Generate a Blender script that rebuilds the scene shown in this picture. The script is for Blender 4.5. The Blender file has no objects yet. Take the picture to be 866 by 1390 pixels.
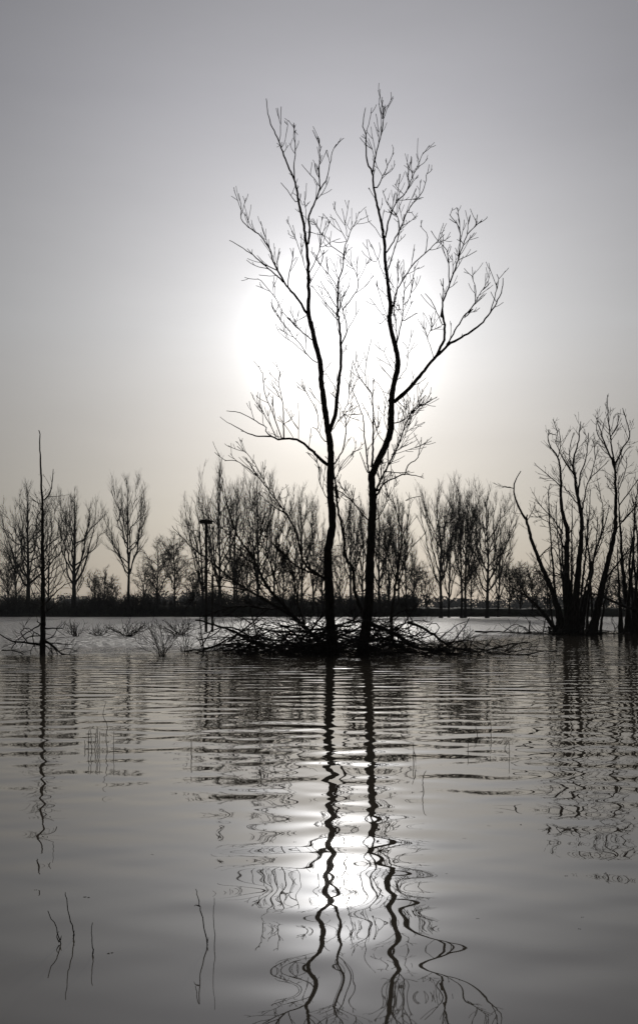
import bpy, math, random
import numpy as np

# ------------------------------------------------------------------ basics
scene = bpy.context.scene
COL = scene.collection
W_PX, H_PX, F_PX, CX, HORIZON, CAM_H = 866.0, 1390.0, 1190.0, 433.0, 828.0, 1.6

def at(px, py, Y):
    """photo direction at distance Y (metres north of the camera) -> world point"""
    return np.array([(px - CX) / F_PX * Y, Y, CAM_H + (HORIZON - py) / F_PX * Y])

def dist_of(py):
    return CAM_H * F_PX / (py - HORIZON)

def on_water(px, py, z=0.0):
    Y = dist_of(py)
    return np.array([(px - CX) / F_PX * Y, Y, z])

def tag(o, label=None, cat=None, group=None, kind=None):
    if label: o['label'] = label
    if cat: o['category'] = cat
    if group: o['group'] = group
    if kind: o['kind'] = kind
    return o

def empty(name, loc, label, cat, group=None):
    o = bpy.data.objects.new(name, None)
    o.location = loc
    COL.objects.link(o)
    return tag(o, label, cat, group)

# ------------------------------------------------------------------ tubes
def unit(v):
    return v / np.maximum(np.linalg.norm(v, axis=-1, keepdims=True), 1e-9)

class Tubes:
    """collects tapered branches and builds them as ONE mesh"""
    def __init__(self):
        self.g = {}
        self.extra = []
    def add(self, pts, rad, sides=None):
        pts = np.asarray(pts, float); rad = np.asarray(rad, float)
        if sides is None:
            m = rad.max()
            sides = 10 if m > .12 else 7 if m > .05 else 5 if m > .018 else 3
        pts = np.vstack([pts, pts[-1] + unit(pts[-1] - pts[-2]) * max(rad[-1], .002) * .6])
        rad = np.append(rad, rad[-1] * .05)
        self.g.setdefault((len(pts), sides), []).append((pts, rad))
    def solid(self, verts, faces):
        self.extra.append((np.asarray(verts, float), faces))
    def build(self, name, mat, parent=None, smooth=True):
        V, Q, off = [], [], 0
        for (n, s), lst in self.g.items():
            P = np.stack([a for a, _ in lst]); R = np.stack([b for _, b in lst])
            T = unit(np.gradient(P, axis=1))
            mean = np.abs(T.mean(axis=1))
            ref = np.zeros((len(lst), 3)); ref[np.arange(len(lst)), mean.argmin(axis=1)] = 1
            U = unit(np.cross(T, ref[:, None, :])); Vv = np.cross(T, U)
            a = np.linspace(0, 2 * math.pi, s, endpoint=False)
            ring = (P[:, :, None, :] + R[:, :, None, None] *
                    (np.cos(a)[None, None, :, None] * U[:, :, None, :] + np.sin(a)[None, None, :, None] * Vv[:, :, None, :]))
            V.append(ring.reshape(-1, 3))
            i = np.arange(n - 1)[:, None]; j = np.arange(s)[None, :]
            q = np.stack([i * s + j, i * s + (j + 1) % s, (i + 1) * s + (j + 1) % s, (i + 1) * s + j], -1).reshape(-1, 4)
            base = off + np.arange(len(lst))[:, None, None] * (n * s)
            Q.append((q[None] + base).reshape(-1, 4)); off += len(lst) * n * s
        V = np.concatenate(V) if V else np.zeros((0, 3)); Q = np.concatenate(Q) if Q else np.zeros((0, 4), int)
        tail = []
        for v, f in self.extra:
            tail += [[k + len(V) for k in face] for face in f]; V = np.vstack([V, v])
        org = np.array(parent.location) if parent is not None and parent.type == 'EMPTY' else np.zeros(3)
        me = bpy.data.meshes.new(name)
        if tail:
            me.from_pydata((V - org).tolist(), [], Q.tolist() + tail)
        else:
            me.vertices.add(len(V)); me.vertices.foreach_set('co', (V - org).astype(np.float32).ravel())
            me.loops.add(Q.size); me.loops.foreach_set('vertex_index', Q.astype(np.int32).ravel())
            me.polygons.add(len(Q)); me.polygons.foreach_set('loop_start', np.arange(0, Q.size, 4, dtype=np.int32))
            me.update(calc_edges=True)
        me.validate()
        if smooth and len(me.polygons):
            me.polygons.foreach_set('use_smooth', np.ones(len(me.polygons), bool))
        me.materials.append(mat)
        o = bpy.data.objects.new(name, me); COL.objects.link(o)
        if parent is not None: o.parent = parent
        return o

def spline(pts, n):
    """Catmull-Rom through pts, n samples evenly along the length"""
    P = np.asarray(pts, float)
    if len(P) == 2:
        t = np.linspace(0, 1, n)[:, None]; return P[0] * (1 - t) + P[1] * t
    E = np.vstack([2 * P[0] - P[1], P, 2 * P[-1] - P[-2]])
    out = []
    for i in range(1, len(E) - 2):
        t = np.linspace(0, 1, 12, endpoint=False)[:, None]
        p0, p1, p2, p3 = E[i - 1], E[i], E[i + 1], E[i + 2]
        out.append(.5 * ((2 * p1) + (p2 - p0) * t + (2 * p0 - 5 * p1 + 4 * p2 - p3) * t ** 2 + (3 * p1 - p0 - 3 * p2 + p3) * t ** 3))
    out = np.vstack(out + [P[-1:]])
    s = np.r_[0, np.cumsum(np.linalg.norm(np.diff(out, axis=0), axis=1))]
    q = np.linspace(0, s[-1], n)
    return np.stack([np.interp(q, s, out[:, k]) for k in range(out.shape[1])], 1)

def arc(pts):
    return np.r_[0, np.cumsum(np.linalg.norm(np.diff(pts, axis=0), axis=1))]

def perp(rng, d):
    v = np.array([rng.gauss(0, 1) for _ in range(3)]); v -= d * v.dot(d)
    return v / max(np.linalg.norm(v), 1e-6)

def shoot(rng, start, d, length, n, wobble, up):
    """a crooked shoot that bends towards the light"""
    pts = [np.asarray(start, float)]; d = d / np.linalg.norm(d)
    for _ in range(n - 1):
        d = d + perp(rng, d) * wobble * rng.random() + np.array([0, 0, up])
        d = d / np.linalg.norm(d)
        pts.append(pts[-1] + d * length / (n - 1))
    return np.array(pts)

def grow(T, rng, pts, rad, spacing, lens, t0=.25, up=.08, ang=(28, 60), levels=2, rmin=.005, wob=.19, t1=1.0, flat=1.0):
    """side shoots along a branch, and shoots on those"""
    L = arc(pts); tot = L[-1]
    n = int(tot * (t1 - t0) / spacing + rng.random())
    for _ in range(n):
        t = t0 + (t1 - t0) * rng.random() ** .85
        s = t * tot
        p = np.array([np.interp(s, L, pts[:, k]) for k in range(3)])
        r = np.interp(s, L, rad)
        i = min(max(np.searchsorted(L, s), 1), len(pts) - 1)
        d = unit(pts[i] - pts[i - 1])
        a = math.radians(rng.uniform(*ang))
        q = perp(rng, d)
        q = q * np.array([1, flat, 1]); q = q / np.linalg.norm(q)
        c = d * math.cos(a) + q * math.sin(a)
        ln = rng.uniform(*lens) * (1.2 - .75 * t)
        m = 6 if ln > .5 else 5
        cp = shoot(rng, p, c, ln, m, wob, up)
        r0 = min(r * .65, .006 + ln * .011)
        r0 = max(r0, rmin * 1.05)
        cr = np.linspace(r0, rmin, m)
        T.add(cp, cr)
        if levels > 1:
            grow(T, rng, cp, cr, max(spacing * .8, .16), (lens[0] * .45, lens[1] * .5), .2, up, (22, 42), levels - 1, rmin * .85, wob, .9, 1.0)

# ------------------------------------------------------------------ materials
def mat_new(name):
    m = bpy.data.materials.new(name); m.use_nodes = True
    nt = m.node_tree; b = nt.nodes['Principled BSDF']
    return m, nt, b

def noisy(name, c1, c2, scale, rough=.85, bump=.3, stretch=(1, 1, 1)):
    m, nt, b = mat_new(name)
    tc = nt.nodes.new('ShaderNodeTexCoord'); mp = nt.nodes.new('ShaderNodeMapping'); mp.inputs['Scale'].default_value = stretch
    no = nt.nodes.new('ShaderNodeTexNoise'); no.inputs['Scale'].default_value = scale; no.inputs['Detail'].default_value = 6
    no.inputs['Roughness'].default_value = .65
    cr = nt.nodes.new('ShaderNodeValToRGB')
    cr.color_ramp.elements[0].position = .35; cr.color_ramp.elements[0].color = (*c1, 1)
    cr.color_ramp.elements[1].position = .68; cr.color_ramp.elements[1].color = (*c2, 1)
    bp = nt.nodes.new('ShaderNodeBump'); bp.inputs['Strength'].default_value = bump; bp.inputs['Distance'].default_value = .03
    nt.links.new(tc.outputs['Object'], mp.inputs['Vector']); nt.links.new(mp.outputs[0], no.inputs['Vector'])
    nt.links.new(no.outputs['Fac'], cr.inputs[0]); nt.links.new(cr.outputs[0], b.inputs['Base Color'])
    nt.links.new(no.outputs['Fac'], bp.inputs['Height']); nt.links.new(bp.outputs[0], b.inputs['Normal'])
    b.inputs['Roughness'].default_value = rough
    b.inputs['Specular IOR Level'].default_value = .12
    return m

BARK = noisy('wet willow bark', (.014, .012, .010), (.048, .042, .035), 5.0, stretch=(3, 3, .5), bump=.6)
TWIG = noisy('dark twig bark', (.016, .013, .011), (.034, .028, .023), 9.0)
FARBARK = noisy('poplar bark', (.020, .018, .016), (.045, .040, .035), 2.0, stretch=(2, 2, .4))
DEAD = noisy('weathered dead wood', (.018, .016, .014), (.055, .050, .044), 6.0, stretch=(3, 3, .6), bump=.5)
SCRUB = noisy('bare scrub', (.016, .015, .012), (.035, .030, .024), 2.0)
GRASS = noisy('winter grass bank', (.018, .020, .012), (.045, .046, .028), .8, bump=.8)
SOIL = noisy('flooded soil', (.03, .026, .02), (.07, .06, .045), .2)
FARWOOD = noisy('distant bare woodland', (.030, .030, .028), (.055, .052, .048), .15)
REED = noisy('dry reed stalk', (.03, .026, .02), (.08, .068, .05), 20.0)
LEAFM = noisy('sodden leaf', (.018, .014, .010), (.05, .04, .028), 30.0)

def water_material():
    m, nt, b = mat_new('flood water')
    N, Lk = nt.nodes.new, nt.links.new
    def math_(op, a, c=None, d=None):
        n = N('ShaderNodeMath'); n.operation = op
        for i, v in enumerate((a, c, d)):
            if v is None: continue
            if isinstance(v, (int, float)): n.inputs[i].default_value = v
            else: Lk(v, n.inputs[i])
        return n.outputs[0]
    def ramp(v, a, c, lo, hi):
        n = N('ShaderNodeMapRange'); n.interpolation_type = 'SMOOTHSTEP'
        Lk(v, n.inputs['Value'])
        for k, x in zip(('From Min', 'From Max', 'To Min', 'To Max'), (a, c, lo, hi)): n.inputs[k].default_value = x
        return n.outputs['Result']
    geo = N('ShaderNodeNewGeometry'); pos = geo.outputs['Position']
    sep = N('ShaderNodeSeparateXYZ'); Lk(pos, sep.inputs[0]); x, y = sep.outputs[0], sep.outputs[1]
    def noise(scale, detail=2.0, stretch=(1, 1, 1)):
        mp = N('ShaderNodeMapping'); mp.inputs['Scale'].default_value = stretch; Lk(pos, mp.inputs[0])
        n = N('ShaderNodeTexNoise'); n.inputs['Scale'].default_value = scale; n.inputs['Detail'].default_value = detail
        Lk(mp.outputs[0], n.inputs['Vector']); return n.outputs['Fac']
    warp1 = math_('MULTIPLY', math_('SUBTRACT', noise(.20, 2), .5), 4.5)
    warp2 = math_('MULTIPLY', math_('SUBTRACT', noise(.30, 2, (1, .8, 1)), .5), 5.0)
    patch = ramp(noise(.16, 2, (.5, 1, 1)), .3, .7, .6, 1.25)
    # (wavelength m, heading degrees, slope, which warp)
    trains = [(1.15, 6, .011, 0), (.92, -9, .018, 1), (.76, 12, .020, 0), (.64, -5, .020, 1), (.70, -19, .016, 0),
              (.55, 23, .019, 0), (.46, -27, .016, 1), (.60, 50, .005, 1), (.38, 8, .013, 0), (.31, -18, .010, 1), (.24, 22, .006, 0)]
    total = None
    longer = ramp(y, 4.5, 9.5, .22, 1.0)
    for lam, deg, s, wi in trains:
        k = 2 * math.pi / lam; a = math.radians(deg)
        dt = N('ShaderNodeVectorMath'); dt.operation = 'DOT_PRODUCT'; Lk(pos, dt.inputs[0])
        dt.inputs[1].default_value = (k * math.sin(a), k * math.cos(a), 0)
        ph = math_('ADD', math_('ADD', dt.outputs['Value'], math_('MULTIPLY', (warp1, warp2)[wi], min(1.0, .35 + .5 * lam))), lam * 17.3)
        w = math_('MULTIPLY', math_('SINE', ph), s / k)
        if lam > .68: w = math_('MULTIPLY', w, longer)
        total = w if total is None else math_('ADD', total, w)
    amp = math_('ADD', ramp(y, 3.2, 8.0, .36, .62), ramp(y, 9.0, 26.0, 0, .60))
    total = math_('MULTIPLY', math_('MULTIPLY', total, amp), patch)
    # the wind gets at the open water beyond the trees
    edge = math_('ADD', math_('SUBTRACT', math_('SUBTRACT', y, math_('MULTIPLY', x, .3)), math_('MULTIPLY', math_('MAXIMUM', x, 0.0), 1.15)), math_('MULTIPLY', math_('SUBTRACT', noise(.08, 3, (.4, 1, 1)), .5), 26.0))
    open_ = ramp(edge, 31.5, 44.0, 0, 1)
    chop = math_('MULTIPLY', math_('MULTIPLY', noise(2.2, 3), .60), open_)
    height = math_('ADD', total, chop)
    bp = N('ShaderNodeBump'); bp.inputs['Strength'].default_value = 1; bp.inputs['Distance'].default_value = 1
    Lk(height, bp.inputs['Height']); Lk(bp.outputs[0], b.inputs['Normal'])
    mx = ramp(open_, 0, 1, .010, .38); Lk(mx, b.inputs['Coat Roughness'])
    # a film of fine ripples under the smooth sheen: spreads the sun's glint
    b.inputs['Roughness'].default_value = .33; b.inputs['Specular IOR Level'].default_value = 0.0
    b.inputs['Coat Weight'].default_value = 1.0; b.inputs['Coat IOR'].default_value = 1.92; Lk(bp.outputs[0], b.inputs['Coat Normal'])
    mud = N('ShaderNodeValToRGB'); mud.color_ramp.elements[0].color = (.090, .077, .060, 1); mud.color_ramp.elements[1].color = (.135, .118, .094, 1)
    Lk(noise(.4, 3), mud.inputs[0]); Lk(mud.outputs[0], b.inputs['Base Color'])
    b.inputs['IOR'].default_value = 1.38
    return m
WATER = water_material()

def plain_mesh(name, verts, faces, mat, smooth=False):
    me = bpy.data.meshes.new(name); me.from_pydata([tuple(map(float, v)) for v in verts], [], faces); me.validate()
    if smooth: me.polygons.foreach_set('use_smooth', np.ones(len(me.polygons), bool))
    me.materials.append(mat)
    o = bpy.data.objects.new(name, me); COL.objects.link(o); return o

# ------------------------------------------------------------------ sky, sun, camera
SUN_PX, SUN_PY = 462.0, 468.0
sd = np.array([(SUN_PX - CX) / F_PX, 1.0, (HORIZON - SUN_PY) / F_PX]); sd /= np.linalg.norm(sd)
elev = math.asin(sd[2]); azim = math.atan2(sd[0], sd[1])

world = bpy.data.worlds.new("World"); scene.world = world; world.use_nodes = True
nt = world.node_tree; nt.nodes.clear(); N, Lk = nt.nodes.new, nt.links.new
sky = N('ShaderNodeTexSky'); sky.sky_type = 'NISHITA'; sky.sun_disc = False
sky.sun_elevation = elev; sky.sun_rotation = azim; sky.dust_density = 0.5; sky.air_density = 1.0; sky.ozone_density = 1.0
hs = N('ShaderNodeHueSaturation'); hs.inputs['Saturation'].default_value = .22; Lk(sky.outputs[0], hs.inputs['Color'])
tc = N('ShaderNodeTexCoord')
dot = N('ShaderNodeVectorMath'); dot.operation = 'DOT_PRODUCT'; Lk(tc.outputs['Generated'], dot.inputs[0]); dot.inputs[1].default_value = tuple(sd)
ac = N('ShaderNodeMath'); ac.operation = 'ARCCOSINE'; ac.use_clamp = False; Lk(dot.outputs['Value'], ac.inputs[0])
def glow(theta_deg, amount, power):
    a = N('ShaderNodeMath'); a.operation = 'DIVIDE'; Lk(ac.outputs[0], a.inputs[0]); a.inputs[1].default_value = math.radians(theta_deg)
    q = N('ShaderNodeMath'); q.operation = 'POWER'; Lk(a.outputs[0], q.inputs[0]); q.inputs[1].default_value = power
    w = N('ShaderNodeMath'); w.operation = 'MULTIPLY'; Lk(q.outputs[0], w.inputs[0]); w.inputs[1].default_value = -1
    e = N('ShaderNodeMath'); e.operation = 'EXPONENT'; Lk(w.outputs[0], e.inputs[0])
    g = N('ShaderNodeMath'); g.operation = 'MULTIPLY'; Lk(e.outputs[0], g.inputs[0]); g.inputs[1].default_value = amount
    return g.outputs[0]
AUREOLE = [(15.0, 3.6, 1), (3.0, 13.0, 1.7)]     # sunlight scattered forward by the thin cloud veil
ga = None
for th, am, pw in AUREOLE:
    g = glow(th, am, pw)
    if ga is None: ga = g
    else:
        s_ = N('ShaderNodeMath'); s_.operation = 'ADD'; Lk(ga, s_.inputs[0]); Lk(g, s_.inputs[1]); ga = s_.outputs[0]
sz = N('ShaderNodeSeparateXYZ'); Lk(tc.outputs['Generated'], sz.inputs[0])
tint = N('ShaderNodeValToRGB'); Lk(sz.outputs[2], tint.inputs[0])
els = tint.color_ramp.elements
els[0].position = 0.0; els[0].color = (.70, .62, .52, 1); els[1].position = .5; els[1].color = (.90, .89, .94, 1)
for p_, c_ in ((.10, (.93, .865, .765, 1)), (.19, (.96, .915, .86, 1)), (.30, (1.02, 1.01, 1.01, 1))):
    e = els.new(p_); e.color = c_
mpv = N('ShaderNodeMapping'); mpv.inputs['Scale'].default_value = (1.0, 1.0, 4.5); mpv.inputs['Rotation'].default_value = (0, .12, 0); Lk(tc.outputs['Generated'], mpv.inputs[0])
nv = N('ShaderNodeTexNoise'); nv.inputs['Scale'].default_value = 2.6; nv.inputs['Detail'].default_value = 5; nv.inputs['Roughness'].default_value = .55; Lk(mpv.outputs[0], nv.inputs['Vector'])
mv = N('ShaderNodeMapRange'); Lk(nv.outputs['Fac'], mv.inputs['Value']); mv.inputs['From Min'].default_value = .3; mv.inputs['From Max'].default_value = .7; mv.inputs['To Min'].default_value = .955; mv.inputs['To Max'].default_value = 1.045
gv = N('ShaderNodeMath'); gv.operation = 'MULTIPLY'; Lk(ga, gv.inputs[0]); Lk(mv.outputs['Result'], gv.inputs[1]); ga = gv.outputs[0]
vm = N('ShaderNodeVectorMath'); vm.operation = 'SCALE'; Lk(tint.outputs[0], vm.inputs[0]); Lk(ga, vm.inputs['Scale'])
bg1 = N('ShaderNodeBackground'); bg1.inputs['Strength'].default_value = .05; mt_ = N('ShaderNodeMix'); mt_.data_type = 'RGBA'; mt_.blend_type = 'MULTIPLY'; mt_.inputs[0].default_value = 1; Lk(hs.outputs[0], mt_.inputs[6]); Lk(tint.outputs[0], mt_.inputs[7]); Lk(mt_.outputs[2], bg1.inputs['Color'])
bg2 = N('ShaderNodeBackground'); bg2.inputs['Strength'].default_value = 1.0; Lk(vm.outputs[0], bg2.inputs['Color'])
add = N('ShaderNodeAddShader'); Lk(bg1.outputs[0], add.inputs[0]); Lk(bg2.outputs[0], add.inputs[1])
out = N('ShaderNodeOutputWorld'); Lk(add.outputs[0], out.inputs['Surface'])

sun = bpy.data.lights.new('sun', 'SUN'); sun.energy = 5.0; sun.angle = math.radians(3.0); sun.color = (1.0, .96, .90)
so = bpy.data.objects.new('sun', sun); COL.objects.link(so)
from mathutils import Vector
so.rotation_euler = Vector(sd).to_track_quat('Z', 'Y').to_euler(); so.location = (0, 0, 30)

cam = bpy.data.cameras.new('camera'); co = bpy.data.objects.new('camera', cam); COL.objects.link(co)
co.location = (0, 0, CAM_H); co.rotation_euler = (math.radians(90), 0, 0)
cam.sensor_fit = 'VERTICAL'; cam.sensor_height = 36.0; cam.sensor_width = 24.0
cam.lens = F_PX / H_PX * 36.0
cam.shift_y = (HORIZON - H_PX / 2) / H_PX
cam.clip_start = .1; cam.clip_end = 6000
scene.camera = co

scene.view_settings.view_transform = 'Standard'; scene.view_settings.look = 'None'
scene.view_settings.exposure = -1.7; scene.view_settings.gamma = 1
scene.cycles.max_bounces = 6; scene.cycles.diffuse_bounces = 2; scene.cycles.glossy_bounces = 3
scene.cycles.volume_bounces = 0; scene.cycles.use_denoising = True
scene.cycles.sample_clamp_indirect = 12; scene.cycles.sample_clamp_direct = 4.6

# ------------------------------------------------------------------ ground, water, bank
rg = random.Random(4)
def ground_z(y):
    return -1.2 if y < 203 else -1.2 + (min(y, 225) - 203) / 22 * 1.7
xs = np.linspace(-1250, 1250, 60); ys = np.r_[np.linspace(-45, 195, 20), np.linspace(203, 225, 6), np.linspace(240, 1450, 30)]
v = [(x, y, ground_z(y)) for y in ys for x in xs]
f = [(j * 60 + i, j * 60 + i + 1, (j + 1) * 60 + i + 1, (j + 1) * 60 + i) for j in range(len(ys) - 1) for i in range(59)]
tag(plain_mesh('ground', v, f, SOIL), 'flat flooded soil running on to the horizon', 'ground', kind='structure')
v = [(-700, -44, 0), (700, -44, 0), (700, 212, 0), (-700, 212, 0)]
tag(plain_mesh('water', v, [(0, 1, 2, 3)], WATER), 'grey rippled flood water mirroring the bare trees', 'water', kind='structure')

def bank_h(x):
    l = 1 / (1 + math.exp((x - 18) / 6))
    return 2.0 + .75 * l + .10 * math.sin(x * .21) + .07 * math.sin(x * .73 + 1)
xs = np.arange(-500, 501, 1.6); prof = [(204.5, -.5, 0), (206.5, .25, .12), (209, .8, .5), (212, .0, 1.0), (215, .0, 1.03), (222, .55, .2), (226, -.4, 0)]
v = []
for x in xs:
    h = bank_h(x)
    for (y, z, k) in prof:
        v.append((x, y + rg.uniform(-.35, .35), (z if k < .9 else 0) + h * k + (rg.uniform(-.09, .09) if k else 0)))
m = len(prof)
f = [(i * m + j, (i + 1) * m + j, (i + 1) * m + j + 1, i * m + j + 1) for i in range(len(xs) - 1) for j in range(m - 1)]
tag(plain_mesh('bank', v, f, GRASS, True), 'low dark grass dike along the far shore', 'bank', kind='structure')

# hazy wood far behind the bank
T = Tubes(); rw = np.random.default_rng(7)
vv, ff = [], []
for k in range(640):
    cx = rw.uniform(-520, 520); cy = rw.uniform(690, 900)
    h = rw.uniform(11, 17) * (1.0 + .28 * math.sin(cx * .027 + 1) * math.sin(cx * .011)) * cy / 780
    wd = rw.uniform(3.5, 7.5)
    for q in range(120):
        u = rw.normal(size=3) * np.array([wd * .5, wd * .5, h * .27]); c = np.array([cx, cy, .5 + h * .48]) + u
        if c[2] > h * 1.03: c[2] = h - rw.random()
        if c[2] < .6: c[2] = .6 + rw.random()
        s = rw.uniform(.8, 2.3); a, b2 = rw.normal(size=3), rw.normal(size=3); a /= np.linalg.norm(a); b2 -= a * a.dot(b2); b2 /= np.linalg.norm(b2)
        i0 = len(vv); vv += [c - a * s * .5, c + b2 * s * .35, c + a * s * .7, c - b2 * s * .4]; ff.append((i0, i0 + 1, i0 + 2, i0 + 3))
tag(plain_mesh('far_woods', vv, ff, FARWOOD), 'blue hazy line of woodland beyond the dike', 'woods', kind='stuff')

# ------------------------------------------------------------------ far trees
FAR_GROUP = 'bare trees along the far shore'
def far_tree(px, top, half_w, Y, base_z, form, seed, label, fork=.28, limbs=9, trunk_px=4.5, lean=0.0, name='poplar_tree', twigs=1.0, group=FAR_GROUP):
    rng = random.Random(seed)
    s = Y / F_PX
    bx = (px - CX) * s
    H = (CAM_H + (HORIZON - top) * s - base_z) * 1.05
    Wd = half_w * s * 1.2
    fork *= .72; limbs = int(limbs * 1.35)
    root = empty(name, (bx, Y, base_z), label, 'tree', group)
    r0 = trunk_px * s * .5
    base = np.array([bx, Y, base_z])
    tr = Tubes(); cr = Tubes()
    n = 12
    lead = [base + np.array([lean * Wd * t * t + rng.gauss(0, .10) * t * 2, rng.gauss(0, .15), H * t * .9]) for t in np.linspace(0, 1, 7)]
    lead = spline(lead, 22); t = np.linspace(0, 1, 22)
    lr = r0 * (1.0 - .93 * np.clip(t / .95, 0, 1) ** .75) + .02
    lr *= 1 + .5 * np.exp(-t * 40)
    tr.add(lead, lr)
    rm = .019
    for i in range(limbs):
        h0 = fork + (.62 - fork) * (i / max(limbs - 1, 1)) ** 1.3 + rng.uniform(-.03, .03)
        az = i * 2.4 + rng.uniform(-.5, .5)
        out_ = np.array([math.cos(az), math.sin(az), 0])
        s0 = np.array([np.interp(h0 / .9, t, lead[:, k]) for k in range(3)])
        if form == 'vase':
            rr = Wd * rng.uniform(.45, 1.0) * (1.05 - .45 * max(0, h0 - fork))
            zt = H * rng.uniform(.74, .97) - .16 * H * (rr / Wd) ** 2
            ctrl = s0 + out_ * rr * .8 + np.array([0, 0, (zt - h0 * H) * .34])
            end = base + out_ * rr + np.array([lean * Wd, 0, zt])
            end = s0 + (end - s0)
        else:
            rr = Wd * rng.uniform(.6, 1.0)
            zt = H * (h0 + (.92 - h0) * rng.uniform(.35, .85))
            ctrl = s0 + out_ * rr * .45 + np.array([0, 0, (zt - h0 * H) * .55])
            end = base + out_ * rr + np.array([0, 0, zt])
        q = np.linspace(0, 1, 9)[:, None]
        pts = (1 - q) ** 2 * s0 + 2 * q * (1 - q) * ctrl + q ** 2 * end
        pts[1:-1] += np.array([[rng.gauss(0, 1) for _ in range(3)] for _ in range(7)]) * Wd * .035
        pts = spline(pts, 14)
        rl = max(np.interp(h0 / .9, t, lr) * rng.uniform(.45, .66), .08)
        lrad = rl * (1 - np.linspace(0, 1, 14) ** .8) + rm * 1.3
        cr.add(pts, lrad, 4)
        branchlets(cr, rng, pts, lrad, H, form, rm, twigs)
    for i in range(rng.randint(3, 6)):
        h0 = rng.uniform(.10, fork + .06); az = rng.uniform(0, 6.28)
        s0 = np.array([np.interp(h0 / .9, t, lead[:, k]) for k in range(3)])
        d = np.array([math.cos(az), math.sin(az), rng.uniform(.3, 1.3)])
        pts = shoot(rng, s0, d, H * rng.uniform(.16, .34), 10, .18, .10); lrad = np.linspace(.075, rm * 1.2, 10)
        cr.add(pts, lrad, 4); branchlets(cr, rng, pts, lrad, H * .8, form, rm, twigs * .7)
    branchlets(cr, rng, lead[8:], lr[8:], H, form, rm, twigs * 1.3)
    tr.build('trunk', FARBARK, root); cr.build('crown', FARBARK, root)
    return root

def branchlets(cr, rng, pts, rad, H, form, rm, twigs):
    L = arc(pts); n = int((13 if form == 'vase' else 15) * twigs)
    for i in range(n):
        tt = .16 + .84 * (i + rng.random()) / n
        sdist = tt * L[-1]
        p = np.array([np.interp(sdist, L, pts[:, k]) for k in range(3)])
        j = min(max(np.searchsorted(L, sdist), 1), len(pts) - 1); d = unit(pts[j] - pts[j - 1])
        a = math.radians(rng.uniform(12, 32) if form == 'vase' else rng.uniform(30, 65))
        c = d * math.cos(a) + perp(rng, d) * math.sin(a)
        ln = H * rng.uniform(.07, .17) * (1.15 - .6 * tt)
        bp = shoot(rng, p, c, ln, 7, .10 if form == 'vase' else .2, .11 if form == 'vase' else .02)
        r = min(np.interp(sdist, L, rad) * .75, .009 * ln + .045)
        br = np.linspace(max(r, rm * 1.2), rm, 7); cr.add(bp, br, 3)
        for _ in range(int((7 if form == 'vase' else 10) * twigs)):
            u = rng.uniform(.1, 1) * 6; k = int(u); w = u - k
            q0 = bp[k] * (1 - w) + bp[min(k + 1, 6)] * w
            d2 = unit(bp[min(k + 1, 6)] - bp[min(k + 1, 6) - 1])
            a2 = math.radians(rng.uniform(12, 34) if form == 'vase' else rng.uniform(15, 50)); c2 = d2 * math.cos(a2) + perp(rng, d2) * math.sin(a2)
            tp = shoot(rng, q0, c2, H * rng.uniform(.025, .065), 4, .12 if form == 'vase' else .22, .10 if form == 'vase' else .03)
            cr.add(tp, np.linspace(rm * 1.0, rm * .7, 4), 3)

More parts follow.
